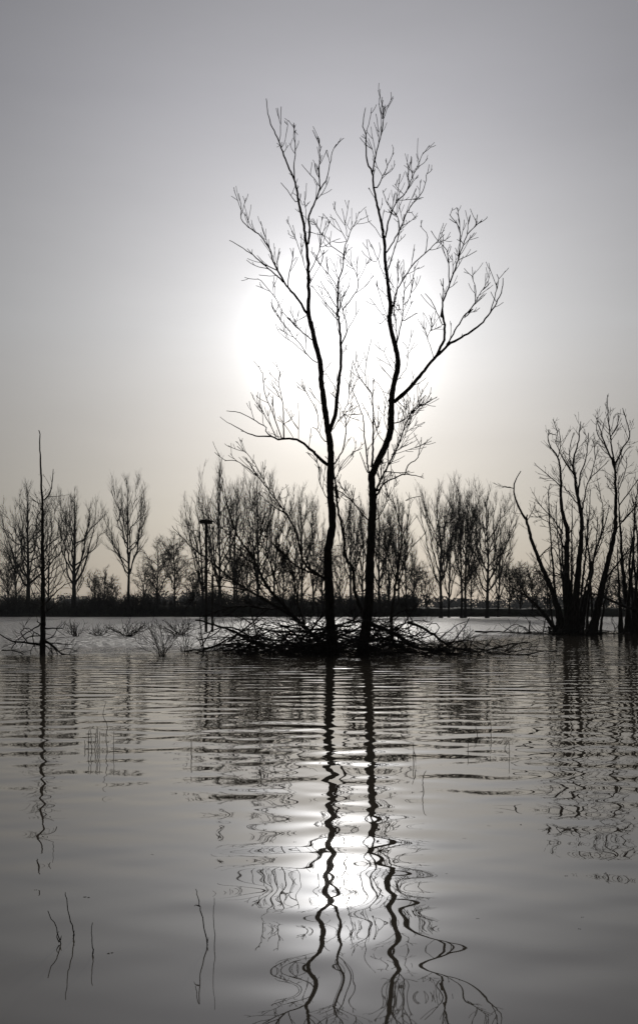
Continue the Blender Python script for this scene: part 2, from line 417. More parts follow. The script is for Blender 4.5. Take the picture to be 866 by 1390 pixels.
B = 1.2   # standing on the bank
FAR = [
 # px, top, half width px, Y, base z, form, seed, label, kwargs
 (12, 745, 16, 206, B-.4, 'round', 1, 'slender bare tree at the far left edge of the shore', dict(fork=.35, limbs=7, trunk_px=2.5, name='bare_tree')),
 (39, 656, 46, 209, B, 'vase', 2, 'wide bare poplar right behind the dead snag', dict(fork=.26, limbs=13, trunk_px=6.5)),
 (101, 662, 36, 209, B, 'vase', 3, 'many limbed bare poplar just right of the dead snag', dict(fork=.24, limbs=12, trunk_px=7)),
 (128, 775, 13, 211, B, 'round', 4, 'small bare tree right beside the many limbed poplar', dict(limbs=6, trunk_px=2.2, name='bare_tree')),
 (153, 782, 12, 212, B, 'round', 5, 'small bare tree just left of the lone slim poplar', dict(limbs=6, trunk_px=2.2, name='bare_tree')),
 (175, 643, 28, 208, B, 'vase', 6, 'lone slim poplar with open sky on both sides', dict(fork=.34, limbs=11, trunk_px=4.6, lean=-.05)),
 (214, 727, 25, 209, B, 'round', 7, 'rounded bare tree beside the lone slim poplar', dict(fork=.2, limbs=11, trunk_px=3.4, name='bare_tree')),
 (237, 716, 26, 210, B, 'round', 8, 'taller of two rounded trees left of the nest pole', dict(fork=.3, limbs=11, trunk_px=3.2, name='bare_tree')),
 (298, 628, 36, 196, B-1.2, 'vase', 9, 'tallest far poplar standing just behind the nest pole', dict(fork=.25, limbs=13, trunk_px=5)),
 (262, 770, 18, 211, B, 'round', 10, 'low twiggy tree just left of the nest pole', dict(limbs=8, trunk_px=2.4, name='bare_tree')),
 (322, 735, 22, 211, B, 'round', 11, 'low rounded tree under the tallest far poplar', dict(limbs=9, trunk_px=2.8, name='bare_tree')),
 (350, 636, 30, 198, B-1, 'vase', 12, 'tall dense poplar seen through the arching fallen limbs', dict(fork=.25, limbs=12, trunk_px=5)),
 (385, 740, 24, 211, B, 'round', 13, 'low round tree behind the arching fallen limbs', dict(limbs=10, trunk_px=3, name='bare_tree')),
 (410, 655, 22, 200, B-1, 'vase', 14, 'narrow pale poplar left of the twin trunks', dict(fork=.3, limbs=9, trunk_px=4)),
 (437, 728, 22, 211, B, 'round', 15, 'bushy tree partly hidden by the left twin trunk', dict(limbs=10, trunk_px=3, name='bare_tree')),
 (476, 668, 20, 204, B-.5, 'vase', 16, 'narrow poplar seen between the twin trunks', dict(fork=.3, limbs=9, trunk_px=4)),
 (514, 668, 24, 200, B-1, 'vase', 17, 'upright poplar close behind the right twin trunk', dict(fork=.25, limbs=11, trunk_px=4.5)),
 (541, 672, 18, 205, B-.5, 'vase', 18, 'thin poplar second right of the twin trunks', dict(fork=.3, limbs=8, trunk_px=3.4)),
 (562, 752, 18, 209, B-.6, 'round', 19, 'low rounded tree left of the right poplar row', dict(limbs=10, trunk_px=2.8, name='bare_tree')),
 (598, 652, 25, 176, -.5, 'vase', 20, 'leftmost tall poplar of the right flooded row', dict(fork=.32, limbs=11, trunk_px=4.8, lean=-.1)),
 (609, 700, 14, 182, -.5, 'vase', 21, 'shorter curving poplar beside the leftmost of the flooded row', dict(fork=.25, limbs=6, trunk_px=3.4, lean=.3)),
 (626, 650, 17, 174, -.5, 'vase', 22, 'left one of two close poplar stems in the flooded row', dict(fork=.38, limbs=8, trunk_px=3.8, lean=-.15)),
 (631, 656, 22, 178, -.5, 'vase', 23, 'right one of two close poplar stems in the flooded row', dict(fork=.34, limbs=9, trunk_px=3.8, lean=.25)),
 (639, 742, 15, 205, B-.6, 'round', 24, 'short twiggy tree behind the flooded poplar row', dict(limbs=8, trunk_px=2.2, name='bare_tree')),
 (661, 660, 36, 172, -.5, 'vase', 25, 'widest poplar at the right end of the flooded row', dict(fork=.26, limbs=14, trunk_px=5)),
 (691, 752, 22, 204, B-.6, 'round', 26, 'round twiggy tree just left of the willow clump', dict(limbs=11, trunk_px=2.8, name='bare_tree')),
 (722, 768, 18, 207, B-.6, 'round', 27, 'low far tree showing between the leaning willow stems', dict(limbs=10, trunk_px=2.4, name='bare_tree')),
 (846, 775, 18, 209, B-.6, 'round', 28, 'low far tree behind the right edge willow', dict(limbs=10, trunk_px=2.4, name='bare_tree')),
 (66, 690, 26, 214, B, 'vase', 40, 'grey poplar between the dead snag and the many limbed poplar, set further back', dict(fork=.2, limbs=9, trunk_px=3.2, lean=.1)),
 (22, 705, 24, 215, B, 'round', 41, 'bushy bare tree low behind the wide poplar at the left edge', dict(fork=.2, limbs=11, trunk_px=3, name='bare_tree')),
 (143, 766, 17, 216, B, 'round', 42, 'twiggy shrub sized tree set back left of the lone slim poplar', dict(fork=.15, limbs=9, trunk_px=2.2, name='bare_tree')),
 (196, 756, 20, 216, B, 'round', 43, 'thin low tree just right of the lone slim poplar trunk', dict(fork=.15, limbs=9, trunk_px=2.4, name='bare_tree')),
 (276, 672, 30, 207, B-.5, 'vase', 44, 'broad poplar crown directly behind the nest pole platform', dict(fork=.2, limbs=12, trunk_px=4, lean=-.3)),
 (318, 655, 24, 212, B, 'vase', 45, 'poplar set back between the two tall poplars right of the nest pole', dict(fork=.25, limbs=10, trunk_px=3.6, lean=.15)),
 (336, 742, 26, 216, B, 'round', 46, 'dense round tree behind the foot of the tall dense poplar', dict(fork=.15, limbs=12, trunk_px=2.8, name='bare_tree')),
 (372, 668, 22, 206, B-.4, 'vase', 47, 'leaning poplar right of the tall dense poplar behind the arching limbs', dict(fork=.25, limbs=10, trunk_px=3.6, lean=.35)),
 (400, 722, 24, 215, B, 'round', 48, 'round crown under the narrow pale poplar', dict(fork=.2, limbs=11, trunk_px=3, name='bare_tree')),
 (425, 690, 18, 209, B-.5, 'vase', 49, 'shorter poplar close against the left twin trunk', dict(fork=.2, limbs=9, trunk_px=3.2)),
 (462, 735, 22, 214, B, 'round', 50, 'low round tree at water level between the twin trunks', dict(fork=.15, limbs=11, trunk_px=2.8, name='bare_tree')),
 (492, 690, 20, 212, B-.3, 'vase', 51, 'poplar hidden behind the right twin trunk', dict(fork=.22, limbs=10, trunk_px=3.4)),
 (527, 702, 22, 213, B-.3, 'round', 52, 'full crowned tree behind the forked tree right of the twin trunks', dict(fork=.2, limbs=12, trunk_px=3.2, name='bare_tree')),
 (551, 715, 18, 211, B-.5, 'vase', 53, 'small poplar between the forked tree and the flooded row', dict(fork=.2, limbs=9, trunk_px=2.8, lean=-.2)),
 (578, 770, 14, 214, B-.6, 'round', 54, 'tiny round tree at the left foot of the flooded poplar row', dict(fork=.2, limbs=8, trunk_px=2.2, name='bare_tree')),
 (676, 705, 16, 198, B-1.4, 'vase', 55, 'slim poplar tucked behind the widest flooded poplar', dict(fork=.22, limbs=8, trunk_px=2.8, lean=.25)),
 (706, 758, 20, 212, B-.6, 'round', 56, 'twiggy tree left of the leftmost leaning willow stem', dict(fork=.15, limbs=11, trunk_px=2.6, name='bare_tree')),
 (742, 770, 18, 213, B-.6, 'round', 57, 'low far tree in the gap beside the tallest willow stems', dict(fork=.15, limbs=10, trunk_px=2.4, name='bare_tree')),
 (822, 765, 20, 212, B-.6, 'round', 58, 'low far tree between the willow clump and the right edge willow', dict(fork=.15, limbs=10, trunk_px=2.4, name='bare_tree')),
]
for (px, top, hw, Y, bz, form, seed, label, kw) in FAR:
    if seed >= 40: kw['twigs'] = .72
    far_tree(px, top, hw, Y, bz, form, seed, label, **kw)

# scrub along the far bank: nobody could count it
T = Tubes(); rng = random.Random(31)
for k in range(6500):
    left = rng.random() < .80
    x = rng.uniform(-84, 24) if left else rng.uniform(24, 95)
    y = rng.uniform(206, 216)
    clump = .5 + .5 * math.sin(x * .33) * math.sin(x * .11 + 2) + .35 * math.sin(x * .9 + y)
    hmax = (1.6 + 2.0 * max(0, clump) + 3.2 * max(0, math.sin(x * .47 + 1) * math.sin(x * .19) - .2)) if left else (.3 + .8 * max(0, clump - .2))
    z = 0.15 + max(0, min(1, (y - 206) / 6)) * bank_h(x) * .8
    c = np.array([rng.gauss(0, .30), rng.gauss(0, .3), 1])
    hh = max(.3, hmax * rng.uniform(.35, 1.1))
    p = shoot(rng, (x, y, z), c, hh, 6, .30, .06)
    T.add(p, np.linspace(.045, .018, 6), 3)
    for _ in range(4):
        i = rng.randint(1, 4)
        q = shoot(rng, p[i], np.array([rng.gauss(0, .6), rng.gauss(0, .5), .9]), hh * rng.uniform(.2, .45), 4, .3, .05)
        T.add(q, np.linspace(.024, .015, 4), 3)
tag(T.build('undergrowth', SCRUB), 'dark tangled scrub along the foot of the dike', 'undergrowth', kind='stuff')

# ------------------------------------------------------------------ traced near trees
class Traced:
    """one tree whose main limbs follow a drawn path in the plane of its trunk and then lean in depth"""
    def __init__(self, name, label, cat, base, Y, seed, group=None):
        self.root = empty(name, base, label, cat, group)
        self.Y, self.rng, self.known, self.n = Y, random.Random(seed), [], 0
    def depth_at(self, p):
        if not self.known: return self.Y
        P = np.vstack(self.known); d = np.hypot(P[:, 0] - p[0], P[:, 1] - p[1]); return P[d.argmin(), 2]
    def limb(self, part, pix, w0, w1, mat=None, twig=None, lean=None, power=.8, jit=.35, Y=None, flare=0.0, label=None, T=None):
        rng = self.rng
        pix = np.asarray(pix, float)
        if self.known and Y is None:                       # root the limb inside its parent
            P = np.vstack(self.known); d = np.hypot(P[:, 0] - pix[0, 0], P[:, 1] - pix[0, 1]); q = P[d.argmin()]
            if .8 < d.min() < 14: pix = np.vstack([q[:2], pix])
        L = arc(pix)
        Y0 = self.depth_at(pix[0]) if Y is None else Y
        if lean is None: lean = rng.choice((-1, 1)) * rng.uniform(.15, .6)
        n = max(6, int(L[-1] / 5.0))
        sp = spline(pix, n)
        t = np.linspace(0, 1, n)
        bow = lean * (t ** 1.2) * L[-1] * self.Y / F_PX
        wob = np.array([rng.gauss(0, 1) for _ in range(n)]) * .03
        Ys = Y0 + bow + (wob if n > 3 else 0)
        jx = np.array([rng.gauss(0, jit) for _ in range(n)]); jy = np.array([rng.gauss(0, jit) for _ in range(n)])
        jx[0] = jy[0] = 0
        pts = np.array([at(sp[i, 0] + jx[i], sp[i, 1] + jy[i], Ys[i]) for i in range(n)])
        w0, w1 = w0 * (1.12 if w0 < 6 else 1.05), max(w1, .85)
        wpx = w0 + (w1 - w0) * t ** power
        rad = wpx * .5 * self.Y / F_PX
        rad = rad * (1 + np.array([rng.uniform(-.07, .09) for _ in range(n)]))
        if flare: rad = rad * (1 + flare * np.exp(-t * n * 5.0 / 22))
        self.known.append(np.c_[sp, Ys])
        own = T is None
        if own: T = Tubes()
        T.add(pts, rad)
        if twig: grow(T, rng, pts, rad, **twig)
        if own:
            o = T.build(part, mat or BARK, self.root)
            if label: o['label'] = label
            return o

def conv(x0, y0, s):
    return lambda *p: [(x0 + p[i] / s, y0 + p[i + 1] / s) for i in range(0, len(p), 2)]
A = conv(300, 130, 4.33); Bz = conv(470, 130, 3.765); C = conv(300, 420, 4.33); D = conv(450, 420, 4.33)
E = conv(260, 640, 3.608); F = conv(440, 640, 2.887); G = conv(666, 520, 3.86); Hh = conv(0, 560, 3.86)
K = conv(140, 600, 3.936)

TW = dict(spacing=.30, lens=(.5, 1.6), t0=.2, up=.11, ang=(24, 46), rmin=.0115)      # normal twigging
TWs = dict(spacing=.34, lens=(.35, 1.15), t0=.18, up=.11, ang=(24, 46), rmin=.0115)
TWl = dict(spacing=.8, lens=(.3, 1.0), t0=.1, up=.10, ang=(26, 50), rmin=.0115)         # sparse
TWd = dict(spacing=.20, lens=(.5, 1.5), t0=.1, up=.08, ang=(25, 52), rmin=.0115)       # dense

# left tall tree
p0 = on_water(452, 888)
t1 = Traced('tall_tree', 'left of two tall bare twin trees, its top forking left of the sun', 'tree', p0, p0[1], 101, 'tall twin trees')
t1.limb('trunk', [(453, 893), (451, 873), (448, 834), (446, 779), (445, 751), (450, 723), (451, 695), (448, 665)] +
        C(645, 850, 632, 740, 612, 600, 592, 450, 582, 320, 555, 200, 525, 60) +
        A(540, 1386, 515, 1280, 515, 1150, 512, 1000, 505, 900, 490, 780, 465, 660, 445, 560, 430, 490, 400, 430, 360, 320, 325, 230, 300, 180, 275, 90, 268, 15),
        13.0, .8, twig=dict(spacing=.55, lens=(.3, .9), t0=.45, t1=.92, up=.1, rmin=.0115), lean=.02, power=.9, flare=.45)
L1 = [  # path, start width, end width, twigging
 (A(505, 1280, 440, 1180, 375, 1100, 305, 970, 290, 910, 235, 825, 175, 780, 120, 725, 122, 630), 3.3, .5, TW),
 (A(372, 1100, 310, 1040, 240, 985, 195, 940, 185, 930, 105, 880, 50, 850), 2.0, .5, TWl),
 (A(515, 870, 520, 790, 520, 700, 580, 550, 575, 450, 578, 300, 540, 205), 3.0, .5, TWs),
 (A(580, 550, 625, 480, 650, 350, 675, 285), 1.6, .4, TWl),
 (A(576, 530, 550, 490, 475, 405), 1.0, .35, TWl),
 (A(432, 490, 430, 400, 438, 320, 430, 240, 430, 160), 1.6, .4, TWs),
 (A(438, 325, 458, 265), .9, .35, TWl),
 (A(345, 270, 352, 150, 353, 65), 1.0, .35, TWl),
 (A(365, 300, 392, 180, 388, 150), .9, .35, TWl),
 (A(508, 1040, 445, 850, 425, 760), 1.2, .35, TWs),
 (A(447, 630, 400, 570, 352, 512), 1.2, .35, TWl),
 (A(520, 1040, 575, 910, 580, 800, 540, 720), 1.5, .35, TWs),
 (A(582, 892, 650, 860, 700, 840), 1.0, .35, TWl),
 (A(520, 1110, 550, 1050, 600, 960, 580, 900), 1.0, .35, TWl),
 (A(455, 600, 490, 650, 492, 560), .9, .35, TWl),
 (A(492, 770, 500, 720, 490, 620), .9, .35, TWl),
 (C(640, 715, 670, 620, 685, 500, 695, 400, 705, 300, 700, 170, 690, 40) + A(685, 1290, 690, 1150, 690, 1090, 720, 990, 722, 930, 740, 850, 780, 760, 800, 730), 6.0, .6, TW),
 (A(685, 1295, 600, 1200, 530, 1110), 1.2, .4, TWl),
 (A(690, 1140, 640, 1060, 575, 985, 545, 920), 1.2, .35, TWs),
 (A(722, 930, 650, 885, 590, 810, 530, 720), 1.2, .35, TWs),
 (A(738, 850, 700, 780, 665, 720), 1.0, .35, TWs),
 (A(742, 830, 730, 750, 710, 660), 1.0, .35, TWs),
 (C(700, 215, 740, 130, 715, 0) + A(700, 1215), 2.2, .8, TWl),
 (A(715, 1255, 800, 1140, 795, 1050, 760, 980), 1.6, .4, TW),
 (C(740, 130, 810, 0), 1.0, .4, TWl),
 (C(614, 905, 540, 835, 490, 790, 445, 765, 370, 760, 340, 768, 290, 745, 185, 738, 40, 665), 4.6, .6, TWl),
 (C(290, 745, 255, 700, 262, 690, 120, 610, 35, 595), 1.6, .4, TWl),
 (C(370, 752, 365, 560, 340, 440, 345, 365), 2.0, .4, TWs),
 (C(355, 752, 300, 600, 260, 500, 245, 370), 1.6, .4, TWs),
 (C(325, 752, 270, 640, 235, 570, 230, 495), 1.3, .4, TWs),
 (C(365, 540, 305, 455), .9, .35, TWl),
 (C(430, 760, 375, 680, 330, 650), .9, .35, TWl),
 (C(455, 762, 455, 545), .9, .35, TWl),
 (C(610, 775, 570, 710, 535, 690), 1.4, .5, TWl),
 (C(570, 710, 575, 650, 545, 560, 475, 450), 1.2, .35, TWs),
 (C(592, 560, 515, 470), .9, .35, TWl),
 (C(562, 312, 510, 270, 460, 200, 370, 90, 320, 5), 1.4, .35, TWs),
 (C(505, 270, 440, 210, 350, 140, 320, 85), 1.1, .35, TWl),
 (C(542, 185, 450, 110, 390, 40) + A(470, 1386, 370, 1280, 320, 1190, 250, 1100, 215, 1075), 1.6, .35, TWs),
 (A(415, 1386, 355, 1330, 290, 1210), .9, .35, TWl),
 (C(685, 500, 665, 450, 610, 370), 1.1, .35, TWl),
 (C(650, 715, 700, 640, 740, 610), 1.3, .35, TWd),
 ([(444, 787), (425, 775), (415, 768), (408, 750), (401, 720), (379, 684), (365, 666), (351, 648), (335, 635), (321, 625), (305, 625)], 3.4, .5, TW),
 ([(367, 667), (352, 640), (340, 620), (322, 606)], 1.2, .4, TWs),
 ([(443, 786), (420, 776), (402, 768), (385, 752), (368, 735), (350, 722)], 3.0, .6, TWd),
 (C(625, 1110, 575, 1000, 575, 930, 540, 860, 500, 840), 1.2, .35, TWs),
]
for pth, a, b, tw in L1:
    t1.limb('branch', pth, a, b, twig=tw)

# right tall tree
p0 = on_water(491, 888)
t2 = Traced('tall_tree', 'right of two tall bare twin trees, with a long limb reaching right of the sun', 'tree', p0, p0[1] + .1, 202, 'tall twin trees')
t2.limb('trunk', [(490, 893), (492, 880), (497, 848), (501, 806), (502, 761), (505, 709), (506, 675)] +
        D(235, 1000, 243, 955, 290, 860, 340, 740, 352, 600, 355, 500, 370, 420, 390, 320, 375, 220, 350, 120, 340, 60, 345, 0) +
        Bz(222, 1130, 225, 1060, 210, 950, 200, 860, 195, 760, 180, 660, 160, 560, 140, 470, 132, 390, 105, 330, 98, 200, 84, 155, 97, 60),
        13.5, .7, twig=dict(spacing=.5, lens=(.3, .9), t0=.45, t1=.92, up=.1, rmin=.0115), lean=-.02, power=.95, flare=.45)
L2 = [
 (Bz(99, 200, 120, 120, 130, 60), 1.0, .4, TWl),
 (Bz(134, 385, 155, 280, 185, 160, 192, 55), 2.0, .5, TW),
 (Bz(148, 330, 130, 270, 115, 215), .9, .35, TWl),
 (Bz(158, 470, 200, 380, 243, 290), 1.6, .4, TWs),
 (Bz(200, 720, 220, 620, 260, 540, 300, 500, 340, 410, 375, 330, 392, 290), 2.2, .4, TW),
 (Bz(305, 495, 345, 420), 1.2, .4, TWl),
 (Bz(206, 800, 260, 710, 315, 585, 385, 495, 410, 410, 425, 350), 1.8, .4, TWs),
 (Bz(212, 890, 240, 800, 270, 700, 262, 620, 215, 560, 185, 480), 1.5, .35, TWs),
 (Bz(255, 610, 290, 520), .9, .35, TWl),
 (Bz(230, 1110, 255, 1000, 290, 940, 350, 850, 410, 800, 500, 708), 2.4, .4, TWs),
 (Bz(405, 803, 412, 710, 375, 665), 1.1, .35, TWl),
 (D(378, 215, 410, 80, 420, 0) + Bz(290, 1080, 295, 1000, 345, 930), 1.9, .4, TW),
 (D(382, 200, 380, 80, 365, 20) + Bz(235, 1120), 1.5, .5, TWs),
 (D(425, 70, 505, 20), .9, .4, TWl),
 (Bz(290, 1150, 360, 1108), .9, .4, TWl),
 (Bz(292, 1075, 325, 1020, 345, 930), 1.2, .4, TWs),
 (Bz(187, 735, 150, 680, 110, 640), .9, .35, TWl),
 (Bz(197, 935, 150, 810, 108, 735), 1.1, .35, TWl),
 (Bz(160, 840, 140, 850, 75, 795), .8, .35, TWl),
 (Bz(214, 1160, 120, 1030), .9, .35, TWl),
 (Bz(212, 1140, 170, 1020, 155, 940), .9, .35, TWl),
 (Bz(240, 1090, 262, 980, 258, 850), 1.2, .35, TWs),
 (D(370, 540, 440, 480, 520, 390, 600, 290, 650, 245, 690, 205, 760, 165, 866, 95) + Bz(740, 1100, 790, 1010, 800, 930), 5.6, .5, TWl),
 (Bz(735, 1105, 775, 960, 768, 910), 1.2, .4, TWs),
 (D(615, 270, 655, 190, 663, 120, 650, 0) + Bz(485, 1140, 495, 1050, 525, 970, 570, 840, 615, 715, 690, 640), 3.4, .4, TWs),
 (Bz(572, 835, 580, 690, 528, 605), 1.6, .4, TWs),
 (Bz(580, 690, 572, 620), .9, .35, TWl),
 (Bz(615, 710, 628, 615), 1.0, .35, TWs),
 (Bz(527, 965, 515, 800, 470, 745), 1.4, .35, TWs),
 (Bz(515, 800, 530, 760), .8, .35, TWl),
 (Bz(490, 1170, 440, 1060, 400, 1010), 1.2, .35, TWl),
 (D(680, 207, 770, 50, 830, 0) + Bz(600, 1135, 655, 1060, 690, 1000, 735, 955), 2.1, .4, TWs),
 (Bz(658, 1060, 660, 990, 640, 920), 1.2, .35, TWs),
 (D(600, 290, 580, 220, 560, 155, 595, 115), 1.0, .4, TWd),
 (D(237, 930, 245, 760, 240, 530, 210, 460, 165, 400, 125, 300), 3.0, .7, TWs),
 (D(205, 445, 200, 340, 235, 170), 1.1, .35, TWl),
 (D(220, 955, 195, 760, 180, 620, 120, 470, 110, 430, 120, 340), 2.2, .4, TWl),
 (D(215, 965, 165, 840), 1.7, 1.0, None),
 (D(262, 1095, 310, 1020, 360, 995, 445, 970, 540, 990), 3.0, .7, TWl),
 (D(430, 975, 455, 910, 505, 870, 530, 750), 1.6, .4, TWl),
 (D(265, 1055, 330, 920, 400, 780, 430, 680, 490, 580, 550, 505), 3.0, .4, TWd),
 (D(370, 670, 440, 640, 490, 590), 1.6, .5, TWd),
 (D(345, 880, 355, 990), 1.0, .5, TWd),
 (D(400, 790, 450, 700, 470, 640), 1.2, .4, TWd),
 (D(345, 860, 400, 820, 450, 780), 1.0, .35, TWd),
 (D(338, 580, 295, 470, 240, 400), 1.1, .35, TWl),
 (D(343, 500, 300, 480), 1.0, .4, TWl),
 (D(312, 780, 270, 730, 250, 640), 1.2, .35, TWs),
 (D(335, 730, 310, 640, 315, 570), 1.1, .35, TWs),
 (D(370, 365, 310, 260, 320, 220), 1.0, .35, TWl),
 (D(358, 418, 280, 320), .8, .35, TWl),
 (D(390, 410, 440, 340, 445, 230, 415, 190), 1.0, .35, TWl),
 (D(445, 235, 480, 120), .8, .35, TWl),
 (F(170, 190, 130, 140, 80, 75, 50, 30), 2.2, .5, TWs),
 (F(205, 190, 250, 110, 262, 60), 1.6, .4, TWd),
]
for pth, a, b, tw in L2:
    t2.limb('branch', pth, a, b, twig=tw)

# thin third stem leaning up from the foot of the right tree
p0 = on_water(497, 886)
t3 = Traced('leaning_tree', 'thin crooked tree leaning left between the tall twin trunks', 'tree', p0, p0[1] + .9, 303)
t3.limb('trunk', [(499, 890), (497, 858), (492, 832)] + E(800, 590, 790, 480, 755, 420, 745, 330, 735, 260, 715, 170, 705, 60) +
        C(690, 1110, 668, 1000, 662, 930, 678, 890, 720, 810, 735, 680, 715, 600), 5.5, 1.3, twig=TWs, lean=.03)
for pth, a, b, tw in [
    (C(718, 610, 750, 530, 760, 430), 1.3, .4, TWd), (C(735, 680, 795, 565), 1.2, .4, TWs), (C(715, 605, 690, 540), 1.0, .4, TWd),
    (E(796, 500, 830, 390, 850, 300), 2.2, .5, TW), (E(750, 400, 800, 330), 1.2, .4, TWs), (E(740, 300, 775, 200, 800, 80), 1.6, .4, TWs),
    (E(712, 170, 760, 60), 1.2, .4, TWs), (C(680, 1060, 760, 1120, 850, 1210), 1.6, .8, TWs), (C(668, 1000, 740, 870, 830, 815), 1.2, .35, TWs)]:
    t3.limb('branch', pth, a, b, twig=tw)

# shorter forked tree behind, right of the twin trunks
p0 = on_water(531, 868)
t4 = Traced('bare_tree', 'shorter forked tree just right of the twin trunks with one long slanting branch', 'tree', p0, p0[1], 404)
t4.limb('trunk', [(532, 870), (531, 837)] + F(275, 480, 285, 400, 305, 260, 290, 190, 265, 90), 5.0, .8, twig=TW, lean=.02)
for pth, a, b, tw in [
    (F(290, 460, 330, 320, 400, 235), 2.2, .6, TWl), (F(300, 270, 325, 200, 335, 110), 1.8, .6, TWs), (F(318, 115, 340, 104, 377, 98), .9, .4, None),
    (F(280, 420, 250, 330, 235, 240), 2.2, .5, TWd), (F(285, 380, 262, 290, 255, 200), 1.6, .5, TWd), (F(285, 420, 315, 350, 330, 290), 1.8, .5, TWd)]:
    t4.limb('branch', pth, a, b, twig=tw)

# dead snag on the left
p0 = on_water(57, 888)
sn = Traced('dead_tree', 'dead spiky snag rising from the water on the left', 'tree', p0, p0[1], 505)
TWn = dict(spacing=.34, lens=(.2, .9), t0=.15, up=.04, rmin=.005)
sn.limb('trunk', [(58, 894)] + Hh(226, 1275, 228, 1000, 225, 700, 225, 500, 218, 350, 212, 200, 208, 95), 8.6, 1.3, mat=DEAD, twig=dict(spacing=.14, lens=(.1, 1.1), t0=.12, t1=.74, up=.05, rmin=.007, levels=2, ang=(35, 80)), lean=.02, power=.75)
for pth, a, b in [
    (Hh(233, 465, 270, 400, 282, 295), 2.2, .7), (Hh(228, 890, 180, 800, 150, 770), 1.5, .5), (Hh(225, 720, 185, 690, 150, 640), 1.3, .4),
    (Hh(232, 880, 300, 810, 340, 790), 1.5, .5), (Hh(240, 1000, 330, 910, 400, 880), 2.0, .5), (Hh(228, 700, 250, 560), 1.3, .5),
    (Hh(226, 620, 190, 560, 170, 520), 1.1, .4), (Hh(228, 780, 290, 700, 320, 680), 1.2, .4), (Hh(228, 960, 170, 880, 130, 850), 1.3, .4), (Hh(226, 560, 262, 470, 290, 520), 1.0, .4),
    (Hh(226, 830, 270, 760, 300, 690), 1.4, .5), (Hh(228, 920, 265, 870, 305, 860), 1.4, .5), (Hh(229, 1010, 180, 960, 160, 900), 1.4, .5), (Hh(226, 760, 195, 730, 165, 700), 1.1, .4),
    (Hh(226, 650, 200, 620, 190, 560), 1.0, .4), (Hh(224, 520, 200, 470, 195, 440), .9, .4), (Hh(230, 1060, 285, 1010, 350, 960), 1.5, .5),
    (Hh(230, 1180, 180, 1150, 175, 1190, 190, 1240), 1.8, .7), (Hh(235, 1190, 285, 1170, 300, 1120), 1.5, .6), (Hh(235, 1215, 270, 1250, 285, 1285), 1.8, .7), (Hh(222, 1170, 150, 1175, 110, 1230), 1.6, .6),
    (Hh(222, 1110, 195, 1095), 2.2, 1.2), (Hh(235, 1130, 330, 1130, 345, 1105), 2.6, .7), (Hh(215, 1110, 150, 1150, 80, 1200), 2.0, .6),
    (Hh(235, 1205, 300, 1212, 380, 1215), 2.4, .7)]:
    sn.limb('branch', pth, a, b, mat=DEAD, twig=TWn)

def fallen(name, label, cat, Y, seed, base, paths, mat=DEAD, group=None, first='trunk'):
    t = Traced(name, label, cat, base, Y, seed, group)
    for i, (pth, a, b, tw, ln) in enumerate(paths):
        t.limb(first if i == 0 else 'branch', pth, a, b, mat=mat, twig=tw, lean=ln)
    return t
TF = dict(spacing=.28, lens=(.25, 1.0), t0=.15, up=.02, ang=(30, 75), rmin=.006)
TFd = dict(spacing=.16, lens=(.3, 1.2), t0=.05, up=.03, ang=(30, 75), rmin=.006)
fallen('dead_branch', 'grey dead branch lying at the foot of the snag, pointing left', 'branch', 32.2, 61, on_water(30, 887), [
    (Hh(210, 1215, 130, 1205, 60, 1195, 0, 1160, -30, 1140), 3.6, 1.0, TF, .1), (Hh(150, 1205, 110, 1150, 150, 1130, 195, 1160), 1.8, .6, TF, .2),
    (Hh(90, 1200, 60, 1240), 1.4, .5, TF, -.3), (Hh(190, 1210, 160, 1260, 185, 1290), 1.4, .5, TF, -.3)])
fallen('dead_branch', 'grey dead branch lying at the foot of the snag, pointing right', 'branch', 31.6, 62, on_water(80, 888), [
    (Hh(235, 1195, 290, 1230, 330, 1265, 440, 1272), 3.2, .8, TF, -.1), (Hh(280, 1225, 310, 1275), 1.6, .6, TF, -.2), (Hh(265, 1215, 285, 1285), 1.6, .6, TF, .1), (Hh(310, 1250, 360, 1235, 400, 1250), 1.2, .5, TF, .3)])
fallen('driftwood', 'small drifting branch left of the dead snag', 'driftwood', dist_of(889), 63, on_water(18, 889), [
    (Hh(10, 1246, 60, 1244, 100, 1255, 135, 1272), 1.8, .5, TF, .1)])

# fallen willows round the feet of the twin trees
fallen('fallen_willow', 'fallen willow left of the twin trunks with tall arching limbs', 'fallen tree', 33.2, 71, on_water(440, 884), [
    ([(448, 880), (425, 862), (404, 842), (390, 826), (371, 806), (358, 787), (343, 756), (324, 729), (313, 701), (307, 676), (302, 648)], 7.0, .6, TWd, .12),
    ([(404, 842), (393, 834), (351, 809), (321, 791), (290, 765), (260, 742), (234, 714)], 4.2, .5, TW, .15),
    ([(430, 866), (400, 838), (382, 812), (372, 780), (360, 742), (352, 706), (346, 676)], 3.4, .5, TWd, .3),
    ([(415, 852), (405, 820), (398, 780), (390, 745), (392, 700)], 2.8, .5, TWd, .4),
    ([(372, 806), (350, 786), (330, 752), (318, 740)], 2.0, .5, TWd, -.3),
    ([(351, 809), (330, 800), (300, 796), (276, 800), (262, 810)], 2.0, .5, TWd, -.2),
    ([(321, 791), (300, 786), (280, 776), (262, 778)], 1.8, .5, TWd, .2),
    ([(390, 826), (360, 826), (330, 822), (300, 828), (280, 836)], 2.6, .6, TWd, -.15),
    ([(343, 756), (352, 730), (368, 708), (374, 680)], 1.8, .4, TW, .3),
    ([(324, 729), (300, 716), (286, 700)], 1.4, .4, TW, -.3),
    ([(358, 787), (380, 770), (396, 740)], 1.8, .4, TWd, .2)], mat=BARK)
